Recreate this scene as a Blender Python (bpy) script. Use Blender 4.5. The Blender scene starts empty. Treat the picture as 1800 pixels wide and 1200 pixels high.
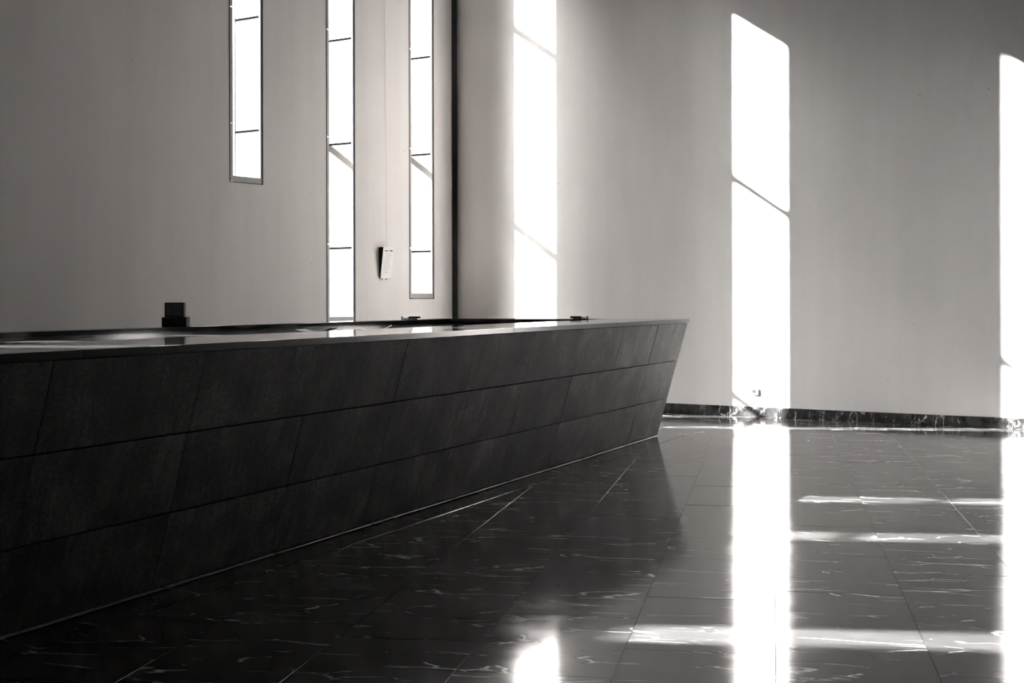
import bpy, bmesh, math, random
from mathutils import Vector, Matrix

random.seed(7)
scene = bpy.context.scene
col = scene.collection

# ------------------------------------------------------------------ camera
# room axes: x runs along the far wall (to the right), y runs along the window wall
# towards the corner, the corner of the two walls is the origin, the floor is z = 0
YAW, F_PX = 0.59322, 2471.6
CAM = Vector((11.3739, -15.4738, 1.4))
cd = bpy.data.cameras.new('camera')
cam = bpy.data.objects.new('camera', cd)
col.objects.link(cam)
cd.sensor_width = 36.0
cd.lens = F_PX / 1800.0 * 36.0
cd.shift_y = -(600.0 - 526.27) / 1800.0
cd.clip_end = 300
cam.location = CAM
cam.matrix_world = (Matrix.Translation(CAM) @ Matrix.Rotation(YAW, 4, 'Z')
                    @ Matrix.Rotation(math.pi / 2, 4, 'X') @ Matrix.Rotation(-0.0027, 4, 'Z'))
scene.camera = cam
FWD = Vector((-math.sin(YAW), math.cos(YAW), 0))
RGT = Vector((math.cos(YAW), math.sin(YAW), 0))

# ------------------------------------------------------------------ light
TAN_AZ, TAN_EL = 0.508, 0.60
AZ, EL = math.atan(TAN_AZ), math.atan(TAN_EL)
sun_to = Vector((math.cos(AZ) * math.cos(EL), math.sin(AZ) * math.cos(EL), -math.sin(EL)))
SUN, GLOW, GLOW_DEG, VEIL, EXPO = 58.0, 280.0, 2.9, 345.0, 1.72
TINT = (1.0, 0.985, 0.975)

world = bpy.data.worlds.new('sky')
scene.world = world
world.use_nodes = True
nt = world.node_tree
# hazy bright sky: a veil that thins towards the horizon plus the wide glow around the sun, dark ground below the horizon
def wnode(op, a=None, b=None):
    m = nt.nodes.new('ShaderNodeMath')
    m.operation = op
    for i, v in ((0, a), (1, b)):
        if v is None:
            continue
        if isinstance(v, (int, float)):
            m.inputs[i].default_value = v
        else:
            nt.links.new(v, m.inputs[i])
    return m.outputs[0]
wtc = nt.nodes.new('ShaderNodeTexCoord')
wdot = nt.nodes.new('ShaderNodeVectorMath')
wdot.operation = 'DOT_PRODUCT'
nt.links.new(wtc.outputs['Generated'], wdot.inputs[0])
wdot.inputs[1].default_value = -sun_to
theta = wnode('ARCCOSINE', wnode('MINIMUM', wdot.outputs['Value'], 0.99999))
glow = wnode('MULTIPLY', wnode('EXPONENT', wnode('MULTIPLY', theta, -1.0 / math.radians(GLOW_DEG))), GLOW)
wsep = nt.nodes.new('ShaderNodeSeparateXYZ')
nt.links.new(wtc.outputs['Generated'], wsep.inputs[0])
above = wnode('SMOOTH_MIN', 1.0, wnode('MAXIMUM', wnode('MULTIPLY', wnode('ADD', wsep.outputs[2], 0.02), 6.0), 0.03))
veil = wnode('MULTIPLY', wnode('POWER', wnode('MAXIMUM', wsep.outputs[2], 0.0), 4.0), VEIL)
sky_v = wnode('MULTIPLY', wnode('ADD', glow, veil), above)
wcol = nt.nodes.new('ShaderNodeCombineColor')
for i, k in enumerate(TINT):
    nt.links.new(wnode('MULTIPLY', sky_v, k), wcol.inputs[i])
nt.links.new(wcol.outputs[0], nt.nodes['Background'].inputs[0])
nt.nodes['Background'].inputs[1].default_value = 1.0

sd = bpy.data.lights.new('sun', 'SUN')
sd.energy = SUN
sd.angle = math.radians(0.55)
sd.color = TINT
sun = bpy.data.objects.new('sun', sd)
col.objects.link(sun)
sun.rotation_euler = sun_to.to_track_quat('-Z', 'Y').to_euler()
sun.location = (-20, -10, 20)

scene.view_settings.view_transform = 'Standard'
scene.view_settings.look = 'None'
scene.view_settings.gamma = 1.0
scene.view_settings.use_curve_mapping = False
scene.view_settings.exposure = EXPO
scene.cycles.use_denoising = True
scene.cycles.max_bounces = 14
scene.cycles.diffuse_bounces = 8
scene.cycles.glossy_bounces = 6
scene.cycles.transparent_max_bounces = 16
scene.cycles.sample_clamp_indirect = 12.0
scene.cycles.caustics_reflective = False
scene.cycles.caustics_refractive = False

# ------------------------------------------------------------------ materials
def new_mat(name):
    m = bpy.data.materials.new(name)
    m.use_nodes = True
    t = m.node_tree
    return m, t, t.nodes['Principled BSDF']

def node(t, kind, **kw):
    n = t.nodes.new(kind)
    for k, v in kw.items():
        setattr(n, k, v)
    return n

def ramp(t, fac, stops):
    r = node(t, 'ShaderNodeValToRGB')
    e = r.color_ramp.elements
    while len(e) < len(stops):
        e.new(0.5)
    for el, (p, c) in zip(e, stops):
        el.position = p
        el.color = (c[0], c[1], c[2], 1) if isinstance(c, tuple) else (c, c * 0.982, c * 0.968, 1)
    t.links.new(fac, r.inputs[0])
    return r.outputs[0]

def noise(t, vec, scale, detail=4.0, rough=0.55, dist=0.0):
    n = node(t, 'ShaderNodeTexNoise')
    n.inputs['Scale'].default_value = scale
    n.inputs['Detail'].default_value = detail
    n.inputs['Roughness'].default_value = rough
    n.inputs['Distortion'].default_value = dist
    if vec is not None:
        t.links.new(vec, n.inputs['Vector'])
    return n.outputs['Fac']

def mapping(t, vec, scale=(1, 1, 1), rot=(0, 0, 0), loc=None):
    m = node(t, 'ShaderNodeMapping')
    m.inputs['Scale'].default_value = scale
    m.inputs['Rotation'].default_value = rot
    t.links.new(vec, m.inputs['Vector'])
    if loc is not None:
        t.links.new(loc, m.inputs['Location'])
    return m.outputs[0]

def mathn(t, op, a, b=None):
    m = node(t, 'ShaderNodeMath', operation=op)
    for i, v in ((0, a), (1, b)):
        if v is None:
            continue
        if isinstance(v, (int, float)):
            m.inputs[i].default_value = v
        else:
            t.links.new(v, m.inputs[i])
    return m.outputs[0]

def mixc(t, fac, a, b, mode='MIX'):
    m = node(t, 'ShaderNodeMix', data_type='RGBA', blend_type=mode)
    for i, v in ((0, fac), (6, a), (7, b)):
        if isinstance(v, (int, float)):
            m.inputs[i].default_value = v if i == 0 else (v, v * 0.982, v * 0.968, 1)
        else:
            t.links.new(v, m.inputs[i])
    return m.outputs[2]

def bump(t, bsdf, h, strength=0.2, dist=0.01):
    b = node(t, 'ShaderNodeBump')
    b.inputs['Strength'].default_value = strength
    b.inputs['Distance'].default_value = dist
    t.links.new(h, b.inputs['Height'])
    t.links.new(b.outputs[0], bsdf.inputs['Normal'])

def plain(name, v, rough=0.5, metal=0.0, spec=0.5):
    m, t, b = new_mat(name)
    b.inputs['Base Color'].default_value = (v, v * 0.982, v * 0.968, 1)
    b.inputs['Roughness'].default_value = rough
    b.inputs['Metallic'].default_value = metal
    b.inputs['Specular IOR Level'].default_value = spec
    tc = node(t, 'ShaderNodeTexCoord')
    n = noise(t, tc.outputs['Object'], 30.0, 3)
    c = ramp(t, n, [(0.3, v * 0.93), (0.7, v * 1.05)])
    t.links.new(c, b.inputs['Base Color'])
    return m

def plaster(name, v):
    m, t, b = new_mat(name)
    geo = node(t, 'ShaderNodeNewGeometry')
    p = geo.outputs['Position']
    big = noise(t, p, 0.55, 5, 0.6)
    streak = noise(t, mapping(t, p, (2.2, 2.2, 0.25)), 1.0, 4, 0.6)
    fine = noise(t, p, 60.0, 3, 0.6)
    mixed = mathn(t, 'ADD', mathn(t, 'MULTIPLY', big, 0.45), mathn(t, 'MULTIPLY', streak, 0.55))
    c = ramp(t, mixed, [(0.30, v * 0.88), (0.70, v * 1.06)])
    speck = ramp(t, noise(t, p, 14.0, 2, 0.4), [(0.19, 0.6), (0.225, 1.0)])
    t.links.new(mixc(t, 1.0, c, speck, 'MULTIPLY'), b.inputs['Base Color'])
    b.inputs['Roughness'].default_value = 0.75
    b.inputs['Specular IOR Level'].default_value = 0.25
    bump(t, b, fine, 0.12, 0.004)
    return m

def vein_mask(t, vec, scale, width, distort, gate_scale, gate):
    """thin broken veins: the cell borders of a warped, stretched voronoi"""
    warp = node(t, 'ShaderNodeTexNoise')
    warp.inputs['Scale'].default_value = scale * 0.9
    warp.inputs['Detail'].default_value = 4
    t.links.new(vec, warp.inputs['Vector'])
    add = node(t, 'ShaderNodeMix', data_type='RGBA', blend_type='LINEAR_LIGHT')
    add.inputs[0].default_value = distort
    t.links.new(vec, add.inputs[6])
    t.links.new(warp.outputs['Color'], add.inputs[7])
    v = node(t, 'ShaderNodeTexVoronoi', feature='DISTANCE_TO_EDGE')
    v.inputs['Scale'].default_value = scale
    t.links.new(add.outputs[2], v.inputs['Vector'])
    line = ramp(t, v.outputs['Distance'], [(0.0, (1, 1, 1)), (width, (0, 0, 0))])
    g = ramp(t, noise(t, vec, gate_scale, 2, 0.5), [(gate, (0, 0, 0)), (gate + 0.08, (1, 1, 1))])
    return mixc(t, 1.0, line, g, 'MULTIPLY')

def marble_floor(name):
    m, t, b = new_mat(name)
    tc = node(t, 'ShaderNodeTexCoord')
    oi = node(t, 'ShaderNodeObjectInfo')
    cmb = node(t, 'ShaderNodeCombineXYZ')
    t.links.new(mathn(t, 'MULTIPLY', oi.outputs['Random'], 37.0), cmb.inputs[0])
    t.links.new(mathn(t, 'MULTIPLY', oi.outputs['Random'], 91.0), cmb.inputs[1])
    vec = mapping(t, tc.outputs['Object'], (1.0, 1.0, 1.0), (0, 0, 0), cmb.outputs[0])
    st = mapping(t, vec, (1.0, 3.6, 1.0), (0, 0, 0.10))
    st2 = mapping(t, vec, (1.0, 2.6, 1.0), (0, 0, -0.35))
    v1 = vein_mask(t, st, 1.5, 0.026, 0.30, 2.0, 0.51)
    v2 = vein_mask(t, st2, 2.3, 0.030, 0.35, 2.6, 0.575)
    grain = noise(t, mapping(t, vec, (3.0, 45.0, 1.0)), 2.0, 5, 0.6)
    cloud = noise(t, mapping(t, vec, (1.0, 3.0, 1.0)), 1.6, 5, 0.62)
    base = ramp(t, mathn(t, 'ADD', mathn(t, 'MULTIPLY', grain, 0.5), mathn(t, 'MULTIPLY', cloud, 0.5)),
                [(0.32, 0.016), (0.55, 0.036), (0.72, 0.085)])
    tone = mathn(t, 'ADD', mathn(t, 'MULTIPLY', oi.outputs['Random'], 0.5), 0.75)
    base = mixc(t, 1.0, base, tone, 'MULTIPLY')
    c = mixc(t, v2, base, 0.60)
    c = mixc(t, v1, c, 0.85)
    t.links.new(c, b.inputs['Base Color'])
    rr = ramp(t, noise(t, vec, 5.0, 4), [(0.3, (0.07, 0.07, 0.07)), (0.7, (0.13, 0.13, 0.13))])
    t.links.new(rr, b.inputs['Roughness'])
    b.inputs['IOR'].default_value = 1.55
    bump(t, b, grain, 0.03, 0.002)
    return m

def marble_base(name):
    m, t, b = new_mat(name)
    geo = node(t, 'ShaderNodeNewGeometry')
    p = geo.outputs['Position']
    v1 = vein_mask(t, mapping(t, p, (1.0, 1.0, 0.8), (0, 0.5, 0)), 5.0, 0.05, 0.25, 4.0, 0.51)
    v2 = vein_mask(t, mapping(t, p, (1.6, 1.0, 0.5), (0, 0.2, 0)), 9.0, 0.06, 0.30, 6.0, 0.52)
    base = ramp(t, noise(t, p, 7.0, 5, 0.6), [(0.35, 0.012), (0.75, 0.05)])
    c = mixc(t, v2, base, 0.30)
    c = mixc(t, v1, c, 0.62)
    t.links.new(c, b.inputs['Base Color'])
    b.inputs['Roughness'].default_value = 0.18
    return m

def slate(name):
    m, t, b = new_mat(name)
    tc = node(t, 'ShaderNodeTexCoord')
    oi = node(t, 'ShaderNodeObjectInfo')
    cmb = node(t, 'ShaderNodeCombineXYZ')
    t.links.new(mathn(t, 'MULTIPLY', oi.outputs['Random'], 53.0), cmb.inputs[0])
    t.links.new(mathn(t, 'MULTIPLY', oi.outputs['Random'], 17.0), cmb.inputs[1])
    vec = mapping(t, tc.outputs['Object'], (1, 1, 1), (0, 0, 0), cmb.outputs[0])
    cloud = noise(t, vec, 2.6, 6, 0.62, 0.4)
    lines = noise(t, mapping(t, vec, (16.0, 2.0, 2.0), (0, 0, 0.75)), 1.6, 5, 0.65)
    fine = noise(t, vec, 55.0, 5, 0.75)
    s = mathn(t, 'ADD', mathn(t, 'MULTIPLY', cloud, 0.40), mathn(t, 'ADD', mathn(t, 'MULTIPLY', lines, 0.20), mathn(t, 'MULTIPLY', fine, 0.40)))
    c = ramp(t, s, [(0.38, 0.026), (0.5, 0.083), (0.62, 0.20)])
    tone = mathn(t, 'ADD', mathn(t, 'MULTIPLY', oi.outputs['Random'], 0.35), 0.82)
    t.links.new(mixc(t, 1.0, c, tone, 'MULTIPLY'), b.inputs['Base Color'])
    b.inputs['Roughness'].default_value = 0.6
    b.inputs['Specular IOR Level'].default_value = 0.3
    bump(t, b, s, 0.35, 0.006)
    return m

def granite(name, v=0.012, rough=0.06, ior=1.6):
    m, t, b = new_mat(name)
    tc = node(t, 'ShaderNodeTexCoord')
    n = noise(t, tc.outputs['Object'], 140.0, 3, 0.6)
    t.links.new(ramp(t, n, [(0.4, v * 0.6), (0.75, v * 2.2)]), b.inputs['Base Color'])
    b.inputs['Roughness'].default_value = rough
    b.inputs['IOR'].default_value = ior
    return m

def glass_mat(name):
    m = bpy.data.materials.new(name)
    m.use_nodes = True
    t = m.node_tree
    t.nodes.remove(t.nodes['Principled BSDF'])
    out = t.nodes['Material Output']
    tr = node(t, 'ShaderNodeBsdfTransparent')
    tr.inputs[0].default_value = (0.94, 0.94, 0.94, 1)
    gl = node(t, 'ShaderNodeBsdfGlossy')
    gl.inputs['Roughness'].default_value = 0.02
    fr = node(t, 'ShaderNodeFresnel')
    fr.inputs[0].default_value = 1.35
    mx = node(t, 'ShaderNodeMixShader')
    t.links.new(fr.outputs[0], mx.inputs[0])
    t.links.new(tr.outputs[0], mx.inputs[1])
    t.links.new(gl.outputs[0], mx.inputs[2])
    t.links.new(mx.outputs[0], out.inputs[0])
    return m

def paper_print(name):
    """white sheet with rows of illegible print, dark heading on top (object space: x across, z up)"""
    m, t, b = new_mat(name)
    b.inputs['Base Color'].default_value = (0.72, 0.70, 0.68, 1)
    b.inputs['Roughness'].default_value = 0.6
    return m

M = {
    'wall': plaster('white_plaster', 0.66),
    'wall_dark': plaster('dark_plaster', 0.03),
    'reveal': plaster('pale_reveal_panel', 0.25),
    'floor': marble_floor('dark_veined_marble'),
    'grout': plain('dark_grout', 0.02, 0.8),
    'skirting': marble_base('black_marble_white_veins'),
    'slate': slate('grey_slate'),
    'granite': granite('polished_black_granite', 0.035),
    'honed': granite('honed_black_granite', 0.012, 0.20),
    'ledge': granite('polished_black_ledge', 0.006, 0.08, 1.3),
    'recess': plaster('shaded_recess_plaster', 0.16),  # wall plaster darkened, the slot's shade is put into its colour
    'inner': granite('polished_black_stone', 0.010, 0.10),
    'desk': granite('dark_polished_desk', 0.045, 0.07),
    'core': plain('dark_core', 0.012, 0.9, spec=0.1),
    'strip': plain('pale_stone_strip', 0.55, 0.35),
    'border': marble_floor('dark_marble_border'),
    'frame': plain('grey_metal_frame', 0.30, 0.4),
    'frame_dark': plain('dark_metal_frame', 0.06, 0.5),
    'seal': plain('matt_joint_seal', 0.003, 1.0, spec=0.0),
    'gasket': plain('black_gasket', 0.01, 0.7),
    'glass': glass_mat('clear_glass'),
    'ceiling': plain('dark_ceiling', 0.03, 0.9),
    'black': plain('black_plastic', 0.008, 0.7, spec=0.2),
    'darkcard': plain('dark_printed_card', 0.03, 0.5),
    'white': plain('white_plastic', 0.75, 0.4),
    'paper': paper_print('white_paper'),
    'ink': plain('grey_ink', 0.22, 0.7),
    'ink_dark': plain('dark_ink', 0.08, 0.7),
    'cord': plain('grey_cord', 0.50, 0.8),
    'chrome': plain('steel', 0.5, 0.25, 1.0),
}

# ------------------------------------------------------------------ helpers
def obj(name, me, mat=None, parent=None):
    if isinstance(me, bmesh.types.BMesh):
        bm = me
        me = bpy.data.meshes.new(name)
        bmesh.ops.recalc_face_normals(bm, faces=bm.faces)
        bm.to_mesh(me)
        bm.free()
    if mat is not None and not me.materials:
        me.materials.append(M[mat])
    o = bpy.data.objects.new(name, me)
    col.objects.link(o)
    if parent is not None:
        o.parent = parent
    return o

def empty(name, loc=(0, 0, 0), rotz=0.0):
    o = bpy.data.objects.new(name, None)
    o.empty_display_size = 0.1
    o.location = loc
    o.rotation_euler = (0, 0, rotz)
    col.objects.link(o)
    return o

def tag(o, label=None, cat=None, group=None, kind=None):
    for k, v in (('label', label), ('category', cat), ('group', group), ('kind', kind)):
        if v:
            o[k] = v
    return o

def add_hexa(bm, pts):
    """pts: 8 corners, bottom ring of four then top ring of four"""
    v = [bm.verts.new(p) for p in pts]
    for f in ((3, 2, 1, 0), (4, 5, 6, 7), (0, 1, 5, 4), (1, 2, 6, 5), (2, 3, 7, 6), (3, 0, 4, 7)):
        bm.faces.new([v[i] for i in f])
    return v

def add_box(bm, lo, hi):
    (x0, y0, z0), (x1, y1, z1) = lo, hi
    return add_hexa(bm, [(x0, y0, z0), (x1, y0, z0), (x1, y1, z0), (x0, y1, z0),
                         (x0, y0, z1), (x1, y0, z1), (x1, y1, z1), (x0, y1, z1)])

def box(name, lo, hi, mat, parent=None, bevel=0.0):
    bm = bmesh.new()
    add_box(bm, lo, hi)
    if bevel:
        bmesh.ops.bevel(bm, geom=list(bm.edges), offset=bevel, segments=2, affect='EDGES', profile=0.6)
    return obj(name, bm, mat, parent)

def tube(bm, pts, r, n=8):
    rings = []
    for i, p in enumerate(pts):
        p = Vector(p)
        a = Vector(pts[max(0, i - 1)])
        c = Vector(pts[min(len(pts) - 1, i + 1)])
        t = (c - a).normalized()
        up = Vector((0, 0, 1)) if abs(t.z) < 0.9 else Vector((1, 0, 0))
        s = t.cross(up).normalized()
        w = s.cross(t)
        rings.append([bm.verts.new(p + (s * math.cos(k * 2 * math.pi / n) + w * math.sin(k * 2 * math.pi / n)) * r) for k in range(n)])
    for a, b in zip(rings, rings[1:]):
        for k in range(n):
            bm.faces.new((a[k], a[(k + 1) % n], b[(k + 1) % n], b[k]))
    bm.faces.new(rings[0][::-1])
    bm.faces.new(rings[-1])

def prism(bm, outline, z0, z1):
    lo = [bm.verts.new((x, y, z0)) for x, y in outline]
    hi = [bm.verts.new((x, y, z1)) for x, y in outline]
    n = len(outline)
    bm.faces.new(lo[::-1])
    bm.faces.new(hi)
    for i in range(n):
        bm.faces.new((lo[i], lo[(i + 1) % n], hi[(i + 1) % n], hi[i]))

# ------------------------------------------------------------------ room shell
X_END, Y_END, H_ROOM = 17.0, -22.0, 10.2
W_HALF = 0.52813 / 2
T_WALL, SPLAY = 0.46, 0.064
J0, J_STEP = 2.04946, 1.30163
D0, PITCH = 0.73168, 1.61703
# (distance from the corner, sill height, head height)
WINDOWS = [
    (D0 + 2 * PITCH, 2.72, 9.23),
    (D0 + PITCH, 1.12, 7.91),
    (D0, 1.41, 6.85),
    (10.10, 2.72, 7.10),
    (11.83, 2.72, 7.10),
    (14.68, 2.72, 7.90),
]

def build_window_wall():
    zs = sorted({0.0, H_ROOM} | {z for w in WINDOWS for z in w[1:]})
    ys = [-0.19]
    for D, _, _ in sorted(WINDOWS):
        ys += [-(D - W_HALF), -(D + W_HALF)]
    ys.append(Y_END - 0.3)
    back = {}
    for D, _, _ in WINDOWS:
        back[-(D + W_HALF)] = -(D + W_HALF) - SPLAY
    bm = bmesh.new()
    fr, bk = {}, {}
    for i, y in enumerate(ys):
        for j, z in enumerate(zs):
            fr[i, j] = bm.verts.new((0, y, z))
            bk[i, j] = bm.verts.new((-T_WALL, back.get(y, y), z))
    def solid(i, j):
        if not (0 <= i < len(ys) - 1 and 0 <= j < len(zs) - 1):
            return False
        yc, zc = (ys[i] + ys[i + 1]) / 2, (zs[j] + zs[j + 1]) / 2
        return not any(abs(yc + D) < W_HALF and a < zc < b for D, a, b in WINDOWS)
    for i in range(len(ys) - 1):
        for j in range(len(zs) - 1):
            if not solid(i, j):
                continue
            bm.faces.new((fr[i, j], fr[i + 1, j], fr[i + 1, j + 1], fr[i, j + 1]))
            bm.faces.new((bk[i, j], bk[i, j + 1], bk[i + 1, j + 1], bk[i + 1, j]))
            for (di, dj), (a, b) in {(-1, 0): ((i, j), (i, j + 1)), (1, 0): ((i + 1, j), (i + 1, j + 1)),
                                     (0, -1): ((i, j), (i + 1, j)), (0, 1): ((i, j + 1), (i + 1, j + 1))}.items():
                if not solid(i + di, j + dj):
                    bm.faces.new((fr[a], fr[b], bk[b], bk[a]))
    loose = [v for v in bm.verts if not v.link_faces]
    bmesh.ops.delete(bm, geom=loose, context='VERTS')
    # the end beside the far wall turns away in a small quarter round
    r = 0.06
    end = [(-T_WALL, -0.19), (0.0, -0.19)]
    end += [(-r + r * math.cos(a), -0.02 - r + r * math.sin(a)) for a in [math.pi / 2 * k / 10 for k in range(11)]]
    end.append((-T_WALL, -0.02))
    prism(bm, end, 0, H_ROOM)
    return tag(obj('wall_left', bm, 'wall'), 'white plaster wall with tall narrow window slits', kind='structure')

wall_left = build_window_wall()

# far wall: its end turns away in a quarter round and leaves a dark slot beside the window wall
GAP, RND = -0.10, 0.30
outline = [(X_END + 0.3, 0.0)]
outline += [(X_END + 0.3, 0.45), (GAP, 0.45)]
for k in range(15):
    a = math.pi / 2 * k / 14
    outline.append((GAP + RND - RND * math.cos(a), RND - RND * math.sin(a)))
bm = bmesh.new()
prism(bm, outline, 0, H_ROOM)
wall_right = tag(obj('wall_right', bm, 'wall'), 'white plaster far wall crossed by tall strips of sunlight', kind='structure')
for x, z in ((7.158, 3.661), (6.408, 3.650)):
    bm = bmesh.new()
    tube(bm, [(x, -0.0015, z), (x, 0.02, z)], 0.006, 8)
    obj('anchor_hole', bm, 'gasket', wall_right)

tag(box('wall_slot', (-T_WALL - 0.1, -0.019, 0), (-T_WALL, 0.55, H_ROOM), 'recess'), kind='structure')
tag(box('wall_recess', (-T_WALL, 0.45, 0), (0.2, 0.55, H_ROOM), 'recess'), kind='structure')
tag(box('wall_front', (-T_WALL, Y_END - 0.3, 0), (X_END + 0.3, Y_END, H_ROOM), 'wall_dark'), kind='structure')
tag(box('wall_side', (X_END, Y_END, 0), (X_END + 0.3, -0.0, H_ROOM), 'wall_dark'), kind='structure')
tag(box('ceiling', (-T_WALL, Y_END - 0.3, H_ROOM), (X_END + 0.3, 0.55, H_ROOM + 0.3), 'ceiling'), kind='structure')

# skirting of the far wall, slab by slab
base = tag(empty('baseboard_right', (0, 0, 0)), 'black marble skirting with white veins along the far wall', kind='structure')
x = GAP + RND
k = 0
while x < X_END - 0.01:
    x2 = min(x + 1.203, X_END)
    box('skirting_slab', (x + 0.0008, -0.016, 0.0), (x2 - 0.0008, 0.0, 0.117), 'skirting', base, 0.0015)
    x = x2
base2 = tag(empty('baseboard_left', (0, 0, 0)), 'black marble skirting along the window wall', kind='structure')
y = -0.19
while y > Y_END + 0.01:
    y2 = max(y - 1.203, Y_END)
    box('skirting_slab', (0.0, y2 + 0.0008, 0.0), (0.016, y - 0.0008, 0.117), 'skirting', base2, 0.0015)
    y = y2

# ------------------------------------------------------------------ windows
def build_window(idx, D, z0, z1):
    win = tag(empty('window_%d' % idx, (0, -D, z0)), kind='structure')
    def part(name, lo, hi, mat, bevel=0.0):      # x, y and z in room axes relative to the window
        return box(name, lo, hi, mat, win, bevel)
    h = z1 - z0
    joints = [J0 + n * J_STEP - z0 for n in range(-2, 8)]
    joints = [z for z in joints if 0.12 < z < h - 0.12]
    # dark gasket line round the opening at the wall face
    g = 0.009
    part('gasket', (-0.012, -W_HALF - 0.004, 0), (0.003, -W_HALF + g, h), 'gasket')
    part('gasket', (-0.012, W_HALF - g, 0), (0.003, W_HALF, h), 'gasket')
    part('gasket', (-0.012, -W_HALF + g, 0), (0.003, W_HALF - g, g), 'gasket')
    part('gasket', (-0.012, -W_HALF + g, h - g), (0.003, W_HALF - g, h), 'gasket')
    # inner metal frame; the stile on the left is broken by a small gap at each joint
    s = 0.040
    part('frame_stile', (-0.020, W_HALF - s, g), (-0.004, W_HALF - g, h - g), 'frame')
    cuts = [g] + [z + 0.03 for z in joints] + [h - g]
    for a, b in zip(cuts, cuts[1:]):
        part('frame_stile', (-0.05, -W_HALF + g, a + 0.009), (-0.004, -W_HALF + s + 0.014, b - 0.009), 'frame')
    part('frame_rail', (-0.05, -W_HALF + s + 0.018, g), (-0.004, W_HALF - s, 0.075), 'frame')
    part('frame_rail', (-0.05, -W_HALF + s + 0.018, h - 0.06), (-0.004, W_HALF - s, h - g), 'frame')
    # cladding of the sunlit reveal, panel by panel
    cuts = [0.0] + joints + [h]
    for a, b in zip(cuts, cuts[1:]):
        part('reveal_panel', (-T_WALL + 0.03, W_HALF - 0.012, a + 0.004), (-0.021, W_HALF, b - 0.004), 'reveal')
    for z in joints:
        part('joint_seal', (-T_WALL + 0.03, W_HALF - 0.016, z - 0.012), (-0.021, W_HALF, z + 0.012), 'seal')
    # outer frame, transoms and panes
    xo = -T_WALL
    part('outer_frame', (xo, W_HALF - 0.018, 0), (xo + 0.028, W_HALF, h), 'frame_dark')
    part('outer_frame', (xo, -W_HALF - SPLAY, 0), (xo + 0.028, -W_HALF - SPLAY + 0.004, h), 'frame')
    bars = [z for n, z in ((1, J0 + J_STEP - z0), (3, J0 + 3 * J_STEP - z0)) if 0.8 < z < h - 0.2]
    for z in bars:
        part('transom', (xo, -W_HALF - SPLAY + 0.004, z - 0.055), (xo + 0.05, W_HALF - 0.018, z + 0.012), 'frame')
    for a, b in zip(cuts, cuts[1:]):
        part('pane', (xo + 0.008, -W_HALF - SPLAY + 0.004, a + 0.003), (xo + 0.014, W_HALF - 0.018, b - 0.003), 'glass')
    return win

for i, (D, a, b) in enumerate(WINDOWS):
    build_window(i + 1, D, a, b)

# ------------------------------------------------------------------ floor of marble tiles
floor = tag(box('floor', (-T_WALL, Y_END - 0.3, -0.25), (X_END + 0.3, 0.55, -0.0026), 'grout'),
            'polished dark marble floor with pale veins', kind='structure')
TC = Vector((0.917, 0.3987))          # across the rows of tiles (the veins run this way)
TP = Vector((0.3987, -0.917))         # along the rows
T_W, T_L = 0.595, 1.0
TILE_ROT = math.atan2(TC.y, TC.x)

def clip_poly(poly, a, b, c):         # keep a*x + b*y <= c
    out = []
    for i, p in enumerate(poly):
        q = poly[(i + 1) % len(poly)]
        dp, dq = a * p[0] + b * p[1] - c, a * q[0] + b * q[1] - c
        if dp <= 0:
            out.append(p)
        if (dp < 0 < dq) or (dq < 0 < dp):
            s = dp / (dp - dq)
            out.append((p[0] + (q[0] - p[0]) * s, p[1] + (q[1] - p[1]) * s))
    return out

def add_slab(bm, poly, z_top, thick, chamfer):
    n = len(poly)
    cx = sum(p[0] for p in poly) / n
    cy = sum(p[1] for p in poly) / n
    def inset(p):
        v = Vector((p[0] - cx, p[1] - cy))
        L = v.length
        v *= max(0.0, (L - chamfer * 1.3)) / max(L, 1e-6)
        return (cx + v.x, cy + v.y)
    lo = [bm.verts.new((x, y, z_top - thick)) for x, y in poly]
    mid = [bm.verts.new((x, y, z_top - chamfer)) for x, y in poly]
    top = [bm.verts.new((*inset(p), z_top)) for p in poly]
    bm.faces.new(top)
    for i in range(n):
        j = (i + 1) % n
        bm.faces.new((lo[i], lo[j], mid[j], mid[i]))
        bm.faces.new((mid[i], mid[j], top[j], top[i]))

# counter frame: origin at the far end of the front face, u runs along the face towards the viewer
B1 = Vector((4.556, -2.7122))
CD = Vector((0.19427, -0.98095))      # along the counter, towards the viewer
CN = Vector((0.98095, 0.19427))       # out of the front face
H_C, LEAN, C_LEN, C_WID = 1.198, 0.336, 12.5, 2.84
SLAB = 0.036
BORDER = 0.24

def project(p):
    d = Vector(p) - CAM
    z = d.dot(FWD)
    if z < 0.3:
        return None
    return 900 + F_PX * d.dot(RGT) / z, 526.27 - F_PX * d.z / z, z

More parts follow.
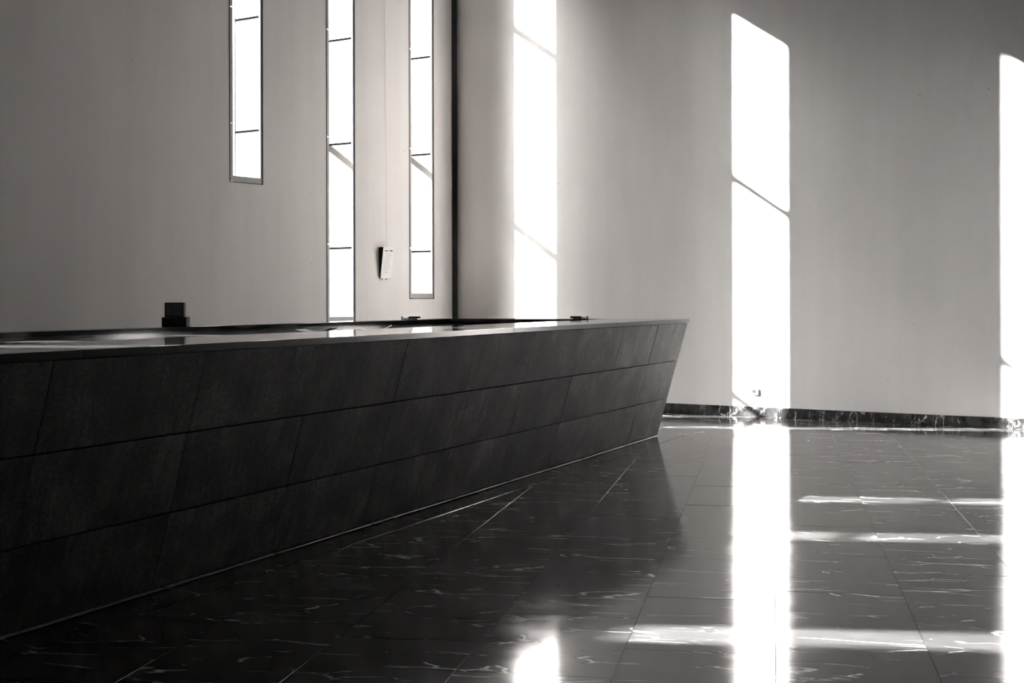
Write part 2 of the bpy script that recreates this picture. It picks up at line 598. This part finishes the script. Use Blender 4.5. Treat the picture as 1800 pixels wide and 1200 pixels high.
gap = 0.0012
tile_mesh = None
tiles, rest = [], []
row_off = {-1: 0.10, 0: 0.87, 1: 0.31, 2: 0.62, -2: 0.55, 3: 0.05}
rng = random.Random(3)
for kc in range(-40, 40):
    off = row_off.get(kc, rng.random())
    c0 = 4.27 + kc * T_W
    for kp in range(-20, 40):
        p0 = off + kp * T_L
        corners = []
        for a, b in ((gap, gap), (T_W - gap, gap), (T_W - gap, T_L - gap), (gap, T_L - gap)):
            q = TC * (c0 + a) + TP * (p0 + b)
            corners.append((q.x, q.y))
        poly = corners
        for a, b, c in ((-1, 0, 0), (1, 0, X_END), (0, 1, 0), (0, -1, -Y_END)):
            poly = clip_poly(poly, a, b, c)
            if len(poly) < 3:
                break
        if len(poly) < 3:
            continue
        area = 0.5 * abs(sum(poly[i][0] * poly[(i + 1) % len(poly)][1] - poly[(i + 1) % len(poly)][0] * poly[i][1] for i in range(len(poly))))
        if area < 0.004:
            continue
        cen = Vector((sum(p[0] for p in poly) / len(poly), sum(p[1] for p in poly) / len(poly)))
        rel = [Vector(p) - B1 for p in poly]
        if all(-BORDER * 0.5 < r.dot(CD) < C_LEN and -C_WID < r.dot(CN) < 0.05 for r in rel):
            continue                                          # wholly under the counter
        full = area > 0.995 * (T_W - 2 * gap) * (T_L - 2 * gap)
        vis = 0.0
        pr = [project((p[0], p[1], 0)) for p in poly]
        if all(pr) and any(-30 < q[0] < 1830 and 520 < q[1] < 1230 for q in pr) and (cen - B1).dot(CN) > -0.5:
            vis = area / pr[0][2] ** 3
        tiles.append((vis, full, cen, poly, c0, p0))
tiles.sort(key=lambda r: -r[0])
shown = [r for r in tiles if r[0] > 0][:298]
others = tiles[len(shown):]
hw, hl = T_W / 2 - gap, T_L / 2 - gap
bm = bmesh.new()
add_slab(bm, [(-hw, -hl), (hw, -hl), (hw, hl), (-hw, hl)], 0.0, 0.0020, 0.0003)
me_full = bpy.data.meshes.new('marble_tile')
bmesh.ops.recalc_face_normals(bm, faces=bm.faces)
bm.to_mesh(me_full)
bm.free()
me_full.materials.append(M['floor'])
for vis, full, cen, poly, c0, p0 in shown:
    mid = TC * (c0 + T_W / 2) + TP * (p0 + T_L / 2)
    rot = Matrix.Rotation(-TILE_ROT, 2)
    if full:
        o = obj('marble_tile', me_full, None, floor)
    else:
        loc = [tuple(rot @ (Vector(p) - mid)) for p in poly]
        bm = bmesh.new()
        add_slab(bm, loc, 0.0, 0.0020, 0.0003)
        o = obj('marble_tile', bm, 'floor', floor)
    o.location = (mid.x, mid.y, rng.uniform(-0.0003, 0.0003))
    tilt = 0.0007
    o.rotation_euler = (rng.gauss(0, tilt), rng.gauss(0, tilt), TILE_ROT)
bm = bmesh.new()
for vis, full, cen, poly, c0, p0 in others:
    add_slab(bm, poly, 0.0, 0.0020, 0.0003)
tag(obj('tile_field', bm, 'floor', floor), kind='stuff')

# ------------------------------------------------------------------ reception counter
CROT = math.atan2(CD.y, CD.x)
counter = tag(empty('reception_counter', (B1.x, B1.y, 0), CROT),
              'long dark slate reception counter with outward leaning front and polished black top', 'counter')
# local axes: x = along (towards the viewer), y = out of the front face (CN is 90 degrees left of CD)
SGN = 1.0 if (CD.x * CN.y - CD.y * CN.x) > 0 else -1.0
def L(u, a, z):                       # along, across (positive towards the front), height
    return (u, SGN * a, z)

def cpart(name, pts, mat, bevel=0.0):
    bm = bmesh.new()
    add_hexa(bm, [L(*p) for p in pts])
    if bevel:
        bmesh.ops.bevel(bm, geom=list(bm.edges), offset=bevel, segments=2, affect='EDGES', profile=0.6)
    return obj(name, bm, mat, counter)

ZT = H_C - SLAB
def lean(z):
    return LEAN * z / H_C
TOPW, SIDEW = 0.80, 0.26
A_IN = LEAN - TOPW + 0.03
A_BACK_OUT = LEAN - C_WID
# core: front wall, end wall, back wall
PT = 0.022                            # panel thickness
cpart('core_front', [(0.03, A_IN, 0), (C_LEN, A_IN, 0), (C_LEN, -PT - 0.004, 0), (0.03, -PT - 0.004, 0),
                     (0.03, A_IN, ZT - 0.004), (C_LEN, A_IN, ZT - 0.004), (C_LEN, lean(ZT) - PT - 0.004, ZT - 0.004), (0.03, lean(ZT) - PT - 0.004, ZT - 0.004)], 'core')
AB2 = A_BACK_OUT + SIDEW
cpart('inner_back_panel', [(0.20, A_BACK_OUT + 0.10, 0), (C_LEN, A_BACK_OUT + 0.10, 0), (C_LEN, AB2 - 0.02, 0), (0.20, AB2 - 0.02, 0),
                           (0.20, A_BACK_OUT + 0.04, ZT), (C_LEN, A_BACK_OUT + 0.04, ZT), (C_LEN, AB2 - 0.02, ZT), (0.20, AB2 - 0.02, ZT)], 'inner')
cpart('end_panel', [(0.03, A_BACK_OUT + 0.10, 0), (0.18, A_BACK_OUT + 0.10, 0), (0.18, A_IN - 0.002, 0), (0.03, A_IN - 0.002, 0),
                    (0.03, A_BACK_OUT + 0.10, ZT), (0.18, A_BACK_OUT + 0.10, ZT), (0.18, A_IN - 0.002, ZT), (0.03, A_IN - 0.002, ZT)], 'inner')
cpart('inner_desk', [(0.182, AB2 - 0.019, 1.112), (C_LEN, AB2 - 0.019, 1.112), (C_LEN, A_IN - 0.003, 1.112), (0.182, A_IN - 0.003, 1.112),
                     (0.182, AB2 - 0.019, 1.142), (C_LEN, AB2 - 0.019, 1.142), (C_LEN, A_IN - 0.003, 1.142), (0.182, A_IN - 0.003, 1.142)], 'desk', 0.002)
# slate panels of the front, three rows
rows = [(0.012, 0.389), (0.389, 0.777), (0.777, ZT)]
cols = [0.0] + [1.0 + 1.043 * k for k in range(11)]
cols[-1] = C_LEN
pg, vg = 0.0035, 0.0012
for z0, z1 in rows:
    for u0, u1 in zip(cols, cols[1:]):
        za, zb = z0 + pg, z1 - pg
        ua, ub = u0 + vg, u1 - vg
        bm = bmesh.new()
        cz, cu = (za + zb) / 2, (ua + ub) / 2
        jit = random.uniform(-0.0012, 0.0012)
        pts = [(ua, lean(za) - PT, za), (ub, lean(za) - PT, za), (ub, lean(za) + jit, za), (ua, lean(za) + jit, za),
               (ua, lean(zb) - PT, zb), (ub, lean(zb) - PT, zb), (ub, lean(zb) + jit, zb), (ua, lean(zb) + jit, zb)]
        add_hexa(bm, [L(p[0] - cu, p[1] - lean(cz), p[2] - cz) for p in pts])
        # turn the panel's own axes so that its face is the xy plane (the stone grain follows the face)
        tiltm = Matrix.Rotation(SGN * math.pi / 2, 4, 'X')
        bmesh.ops.transform(bm, matrix=tiltm.inverted(), verts=bm.verts)
        bmesh.ops.bevel(bm, geom=list(bm.edges), offset=0.0015, segments=1, affect='EDGES')
        o = obj('slate_panel', bm, 'slate', counter)
        o.matrix_local = Matrix.Translation(L(cu, lean(cz), cz)) @ tiltm
# end cladding (faces the far wall) and back cladding, row by row
for z0, z1 in rows:
    cpart('slate_panel', [(0.0, A_BACK_OUT + 0.35 - lean(z0), z0 + pg), (0.022, A_BACK_OUT + 0.35 - lean(z0), z0 + pg), (0.022, lean(z0) - PT - 0.003, z0 + pg), (0.0, lean(z0) - PT - 0.003, z0 + pg),
                          (0.0, A_BACK_OUT + 0.35 - lean(z1), z1 - pg), (0.022, A_BACK_OUT + 0.35 - lean(z1), z1 - pg), (0.022, lean(z1) - PT - 0.003, z1 - pg), (0.0, lean(z1) - PT - 0.003, z1 - pg)], 'slate')
# polished top: front slabs, end slab, back slabs
u = -0.004
cuts = [-0.004, 2.30, 4.60, 6.90, 9.20, 11.5, C_LEN + 0.01]
for a, b in zip(cuts, cuts[1:]):
    o = cpart('top_slab', [(a + 0.0006, LEAN - TOPW, ZT), (b - 0.0006, LEAN - TOPW, ZT), (b - 0.0006, LEAN + 0.004, ZT), (a + 0.0006, LEAN + 0.004, ZT),
                       (a + 0.0006, LEAN - TOPW, H_C), (b - 0.0006, LEAN - TOPW, H_C), (b - 0.0006, LEAN + 0.004, H_C), (a + 0.0006, LEAN + 0.004, H_C)], 'granite', 0.0025)
    o.data.materials.append(M['honed'])           # the front edge is honed, not polished
    for f in o.data.polygons:
        if f.normal.y * SGN > 0.9:
            f.material_index = 1
cpart('end_top_slab', [(-0.004, A_BACK_OUT, ZT), (0.20, A_BACK_OUT, ZT), (0.20, LEAN - TOPW - 0.001, ZT), (-0.004, LEAN - TOPW - 0.001, ZT),
                       (-0.004, A_BACK_OUT, H_C), (0.20, A_BACK_OUT, H_C), (0.20, LEAN - TOPW - 0.001, H_C), (-0.004, LEAN - TOPW - 0.001, H_C)], 'granite', 0.0025)
cuts = [0.202, 3.2, 6.2, 9.2, C_LEN + 0.01]
for a, b in zip(cuts, cuts[1:]):
    cpart('back_top_slab', [(a, A_BACK_OUT, ZT), (b - 0.001, A_BACK_OUT, ZT), (b - 0.001, AB2, ZT), (a, AB2, ZT),
                            (a, A_BACK_OUT, H_C), (b - 0.001, A_BACK_OUT, H_C), (b - 0.001, AB2, H_C), (a, AB2, H_C)], 'ledge', 0.0025)
# pale sealing strip at the foot, piece by piece
pieces = [0.0, 1.05, 2.25, 2.95, 3.9, 4.9, 6.1, 7.2, 8.2, 9.4, 10.6, C_LEN]
for a, b in zip(pieces, pieces[1:]):
    cpart('foot_strip', [(a, -0.03, 0.0021), (b - 0.03, -0.03, 0.0021), (b - 0.03, 0.004, 0.0021), (a, 0.004, 0.0021),
                         (a, -0.03, 0.005), (b - 0.03, -0.03, 0.005), (b - 0.03, 0.003, 0.005), (a, 0.003, 0.005)], 'strip')
# marble border let into the floor around the foot (part of the floor)
def border_piece(u0, u1, a0, a1):
    bm = bmesh.new()
    w = [B1 + CD * uu + CN * aa for uu, aa in ((u0, a0), (u1, a0), (u1, a1), (u0, a1))]
    cen = sum(w, Vector((0, 0))) / 4
    add_slab(bm, [tuple(p - cen) for p in w], 0.0, 0.0035, 0.0006)
    o = obj('border_stone', bm, 'border', floor)
    o.location = (cen.x, cen.y, 0.002)
    return o
u = -BORDER
while u < C_LEN:
    u2 = min(u + 1.25, C_LEN)
    border_piece(u + 0.001, u2 - 0.001, -0.02, BORDER)
    u = u2
a = -0.022
while a > -C_WID:
    a2 = max(a - 1.25, -C_WID)
    border_piece(-BORDER + 0.001, 0.028, a2 + 0.001, a - 0.001)
    a = a2

# ------------------------------------------------------------------ things on the counter
def on_counter(u, a, z=H_C):
    q = B1 + CD * u + CN * a
    return Vector((q.x, q.y, z))

VIEW_ROT = YAW
# black card display on the back ledge
p = on_counter(4.87, -2.365)
disp = tag(empty('card_display', p, VIEW_ROT), 'black card display box on the back ledge of the counter', 'display box')
box('base_box', (-0.098, -0.055, 0.0005), (0.094, 0.055, 0.074), 'black', disp, 0.003)
box('upper_box', (-0.080, -0.035, 0.0745), (0.068, 0.035, 0.186), 'black', disp, 0.003)
bm = bmesh.new()
add_box(bm, (-0.070, -0.0375, 0.084), (0.060, -0.0352, 0.176))
card = obj('printed_card', bm, 'darkcard', disp)
bm = bmesh.new()
for (x0, x1, z0, z1) in ((-0.060, -0.030, 0.090, 0.094), (-0.058, -0.046, 0.110, 0.130), (-0.020, 0.040, 0.092, 0.098), (-0.010, 0.048, 0.104, 0.108),
                         (0.000, 0.030, 0.140, 0.144), (-0.055, -0.035, 0.140, 0.143), (-0.015, 0.05, 0.155, 0.158)):
    add_box(bm, (x0, -0.0382, z0), (x1, -0.0376, z1))
obj('print', bm, 'ink_dark', card)

def stapler(loc, rot, s, label):
    t = tag(empty('desk_stapler', loc, rot), label, 'stapler', 'small black desk tools on the counter')
    box('base', (-0.10 * s, -0.02, 0.0005), (0.07 * s, 0.02, 0.009), 'black', t, 0.002)
    bm = bmesh.new()
    add_hexa(bm, [(-0.03 * s, -0.02, 0.010), (0.10 * s, -0.02, 0.010), (0.10 * s, 0.02, 0.010), (-0.03 * s, 0.02, 0.010),
                  (-0.02 * s, -0.018, 0.030), (0.10 * s, -0.018, 0.030), (0.10 * s, 0.018, 0.030), (-0.02 * s, 0.018, 0.030)])
    bmesh.ops.bevel(bm, geom=list(bm.edges), offset=0.003, segments=2, affect='EDGES')
    obj('body', bm, 'black', t)
    bm = bmesh.new()
    tube(bm, [(-0.03 * s, 0, 0.024), (-0.06 * s, 0, 0.014), (-0.085 * s, 0, 0.026)], 0.0035, 8)
    obj('arm', bm, 'chrome', t)
    bm = bmesh.new()
    tube(bm, [(-0.09 * s, 0, 0.0095), (-0.094 * s, 0, 0.030)], 0.006, 8)
    obj('head', bm, 'black', t)
    return t
stapler(on_counter(0.82, -2.40), VIEW_ROT, 1.0, 'flat black desk tool on the far end of the back ledge')
stapler(on_counter(0.34, -0.72), VIEW_ROT + math.pi, 0.92, 'thick black desk tool near the tip of the counter top')

# loose papers on the sunken desk inside the counter
def paper_sheet(loc, rot, curl, label):
    bm = bmesh.new()
    n, w, d = 8, 0.297, 0.21
    rows_ = []
    for i in range(n + 1):
        x = (i / n - 0.5) * w
        z = 0.001 + curl * max(0.0, abs(i / n - 0.45) - 0.15) ** 2
        rows_.append([bm.verts.new((x, yy, z + dz)) for yy, dz in ((-d / 2, 0), (d / 2, 0), (d / 2, 0.0012), (-d / 2, 0.0012))])
    for a, b in zip(rows_, rows_[1:]):
        for k in range(4):
            bm.faces.new((a[k], a[(k + 1) % 4], b[(k + 1) % 4], b[k]))
    bm.faces.new(rows_[0])
    bm.faces.new(rows_[-1])
    o = obj('paper_sheet', bm, 'paper')
    o.location = loc
    o.rotation_euler = (0, 0, rot)
    return tag(o, label, 'paper', 'papers on the sunken desk of the counter')
paper_sheet(on_counter(3.05, -1.62, 1.1425), VIEW_ROT + 0.1, 0.22, 'curled white paper sheet on the sunken desk, nearer to the tip')
paper_sheet(on_counter(3.75, -1.78, 1.1425), VIEW_ROT - 0.25, 0.16, 'white paper sheet on the sunken desk, nearer to the card display')

# ------------------------------------------------------------------ hanging card on the window wall
zc = 1.675
hang = tag(empty('hanging_notice', (0.004, -1.51, zc)), 'white printed notice hanging on a long cord between two slit windows', 'notice')
hw = 0.105
bm = bmesh.new()
add_hexa(bm, [(0.0, -hw, 0), (0.0, hw, 0), (0.012, hw, 0), (0.012, -hw, 0), (0.0, -hw, 0.395), (0.0, hw, 0.395), (0.062, hw, 0.395), (0.062, -hw, 0.395)])
body = obj('shade_wedge', bm, 'black', hang)  # black wedge stands in for the shadow between board and wall
ang = math.atan2(0.05, 0.395)
bm = bmesh.new()
add_box(bm, (0, -hw - 0.002, 0), (0.004, hw + 0.002, 0.400))
face = obj('notice_board', bm, 'paper', hang)
face.location = (0.0125, 0, 0)
face.rotation_euler = (0, ang, 0)
bm = bmesh.new()
for (y0, y1, z0, z1) in ((-0.075, 0.0, 0.345, 0.357), (0.025, 0.085, 0.345, 0.360)):
    add_box(bm, (0.004, y0, z0), (0.0045, y1, z1))
obj('heading', bm, 'ink_dark', face)
bm = bmesh.new()
rng2 = random.Random(5)
for k in range(13):
    z = 0.315 - k * 0.0205
    add_box(bm, (0.004, -0.07 + rng2.uniform(0, 0.015), z), (0.0045, 0.06 + rng2.uniform(-0.04, 0.015), z + 0.0035))
obj('text_rows', bm, 'ink', face)
for yy in (-0.06, 0.015):
    bm = bmesh.new()
    tube(bm, [(0.006, yy, -0.022), (0.006, yy, 0.0)], 0.004, 8)
    obj('clip_pin', bm, 'black', hang)
bm = bmesh.new()
tube(bm, [(0.035, 0, 0.396), (0.012, 0.0, 2.5), (0.010, -0.02, H_ROOM - zc - 0.001)], 0.0018, 6)
obj('cord', bm, 'cord', hang)

# ------------------------------------------------------------------ socket on the far wall
sock = tag(empty('wall_socket', (4.428, 0.0, 0.2986)), 'white power socket low on the far wall inside the sun strip', 'socket')
box('plate', (-0.038, -0.020, -0.038), (0.038, -0.0005, 0.038), 'white', sock, 0.004)
bm = bmesh.new()
tube(bm, [(-0.010, -0.0225, 0.004), (-0.010, -0.0202, 0.004)], 0.023, 20)
obj('insert', bm, 'black', sock)
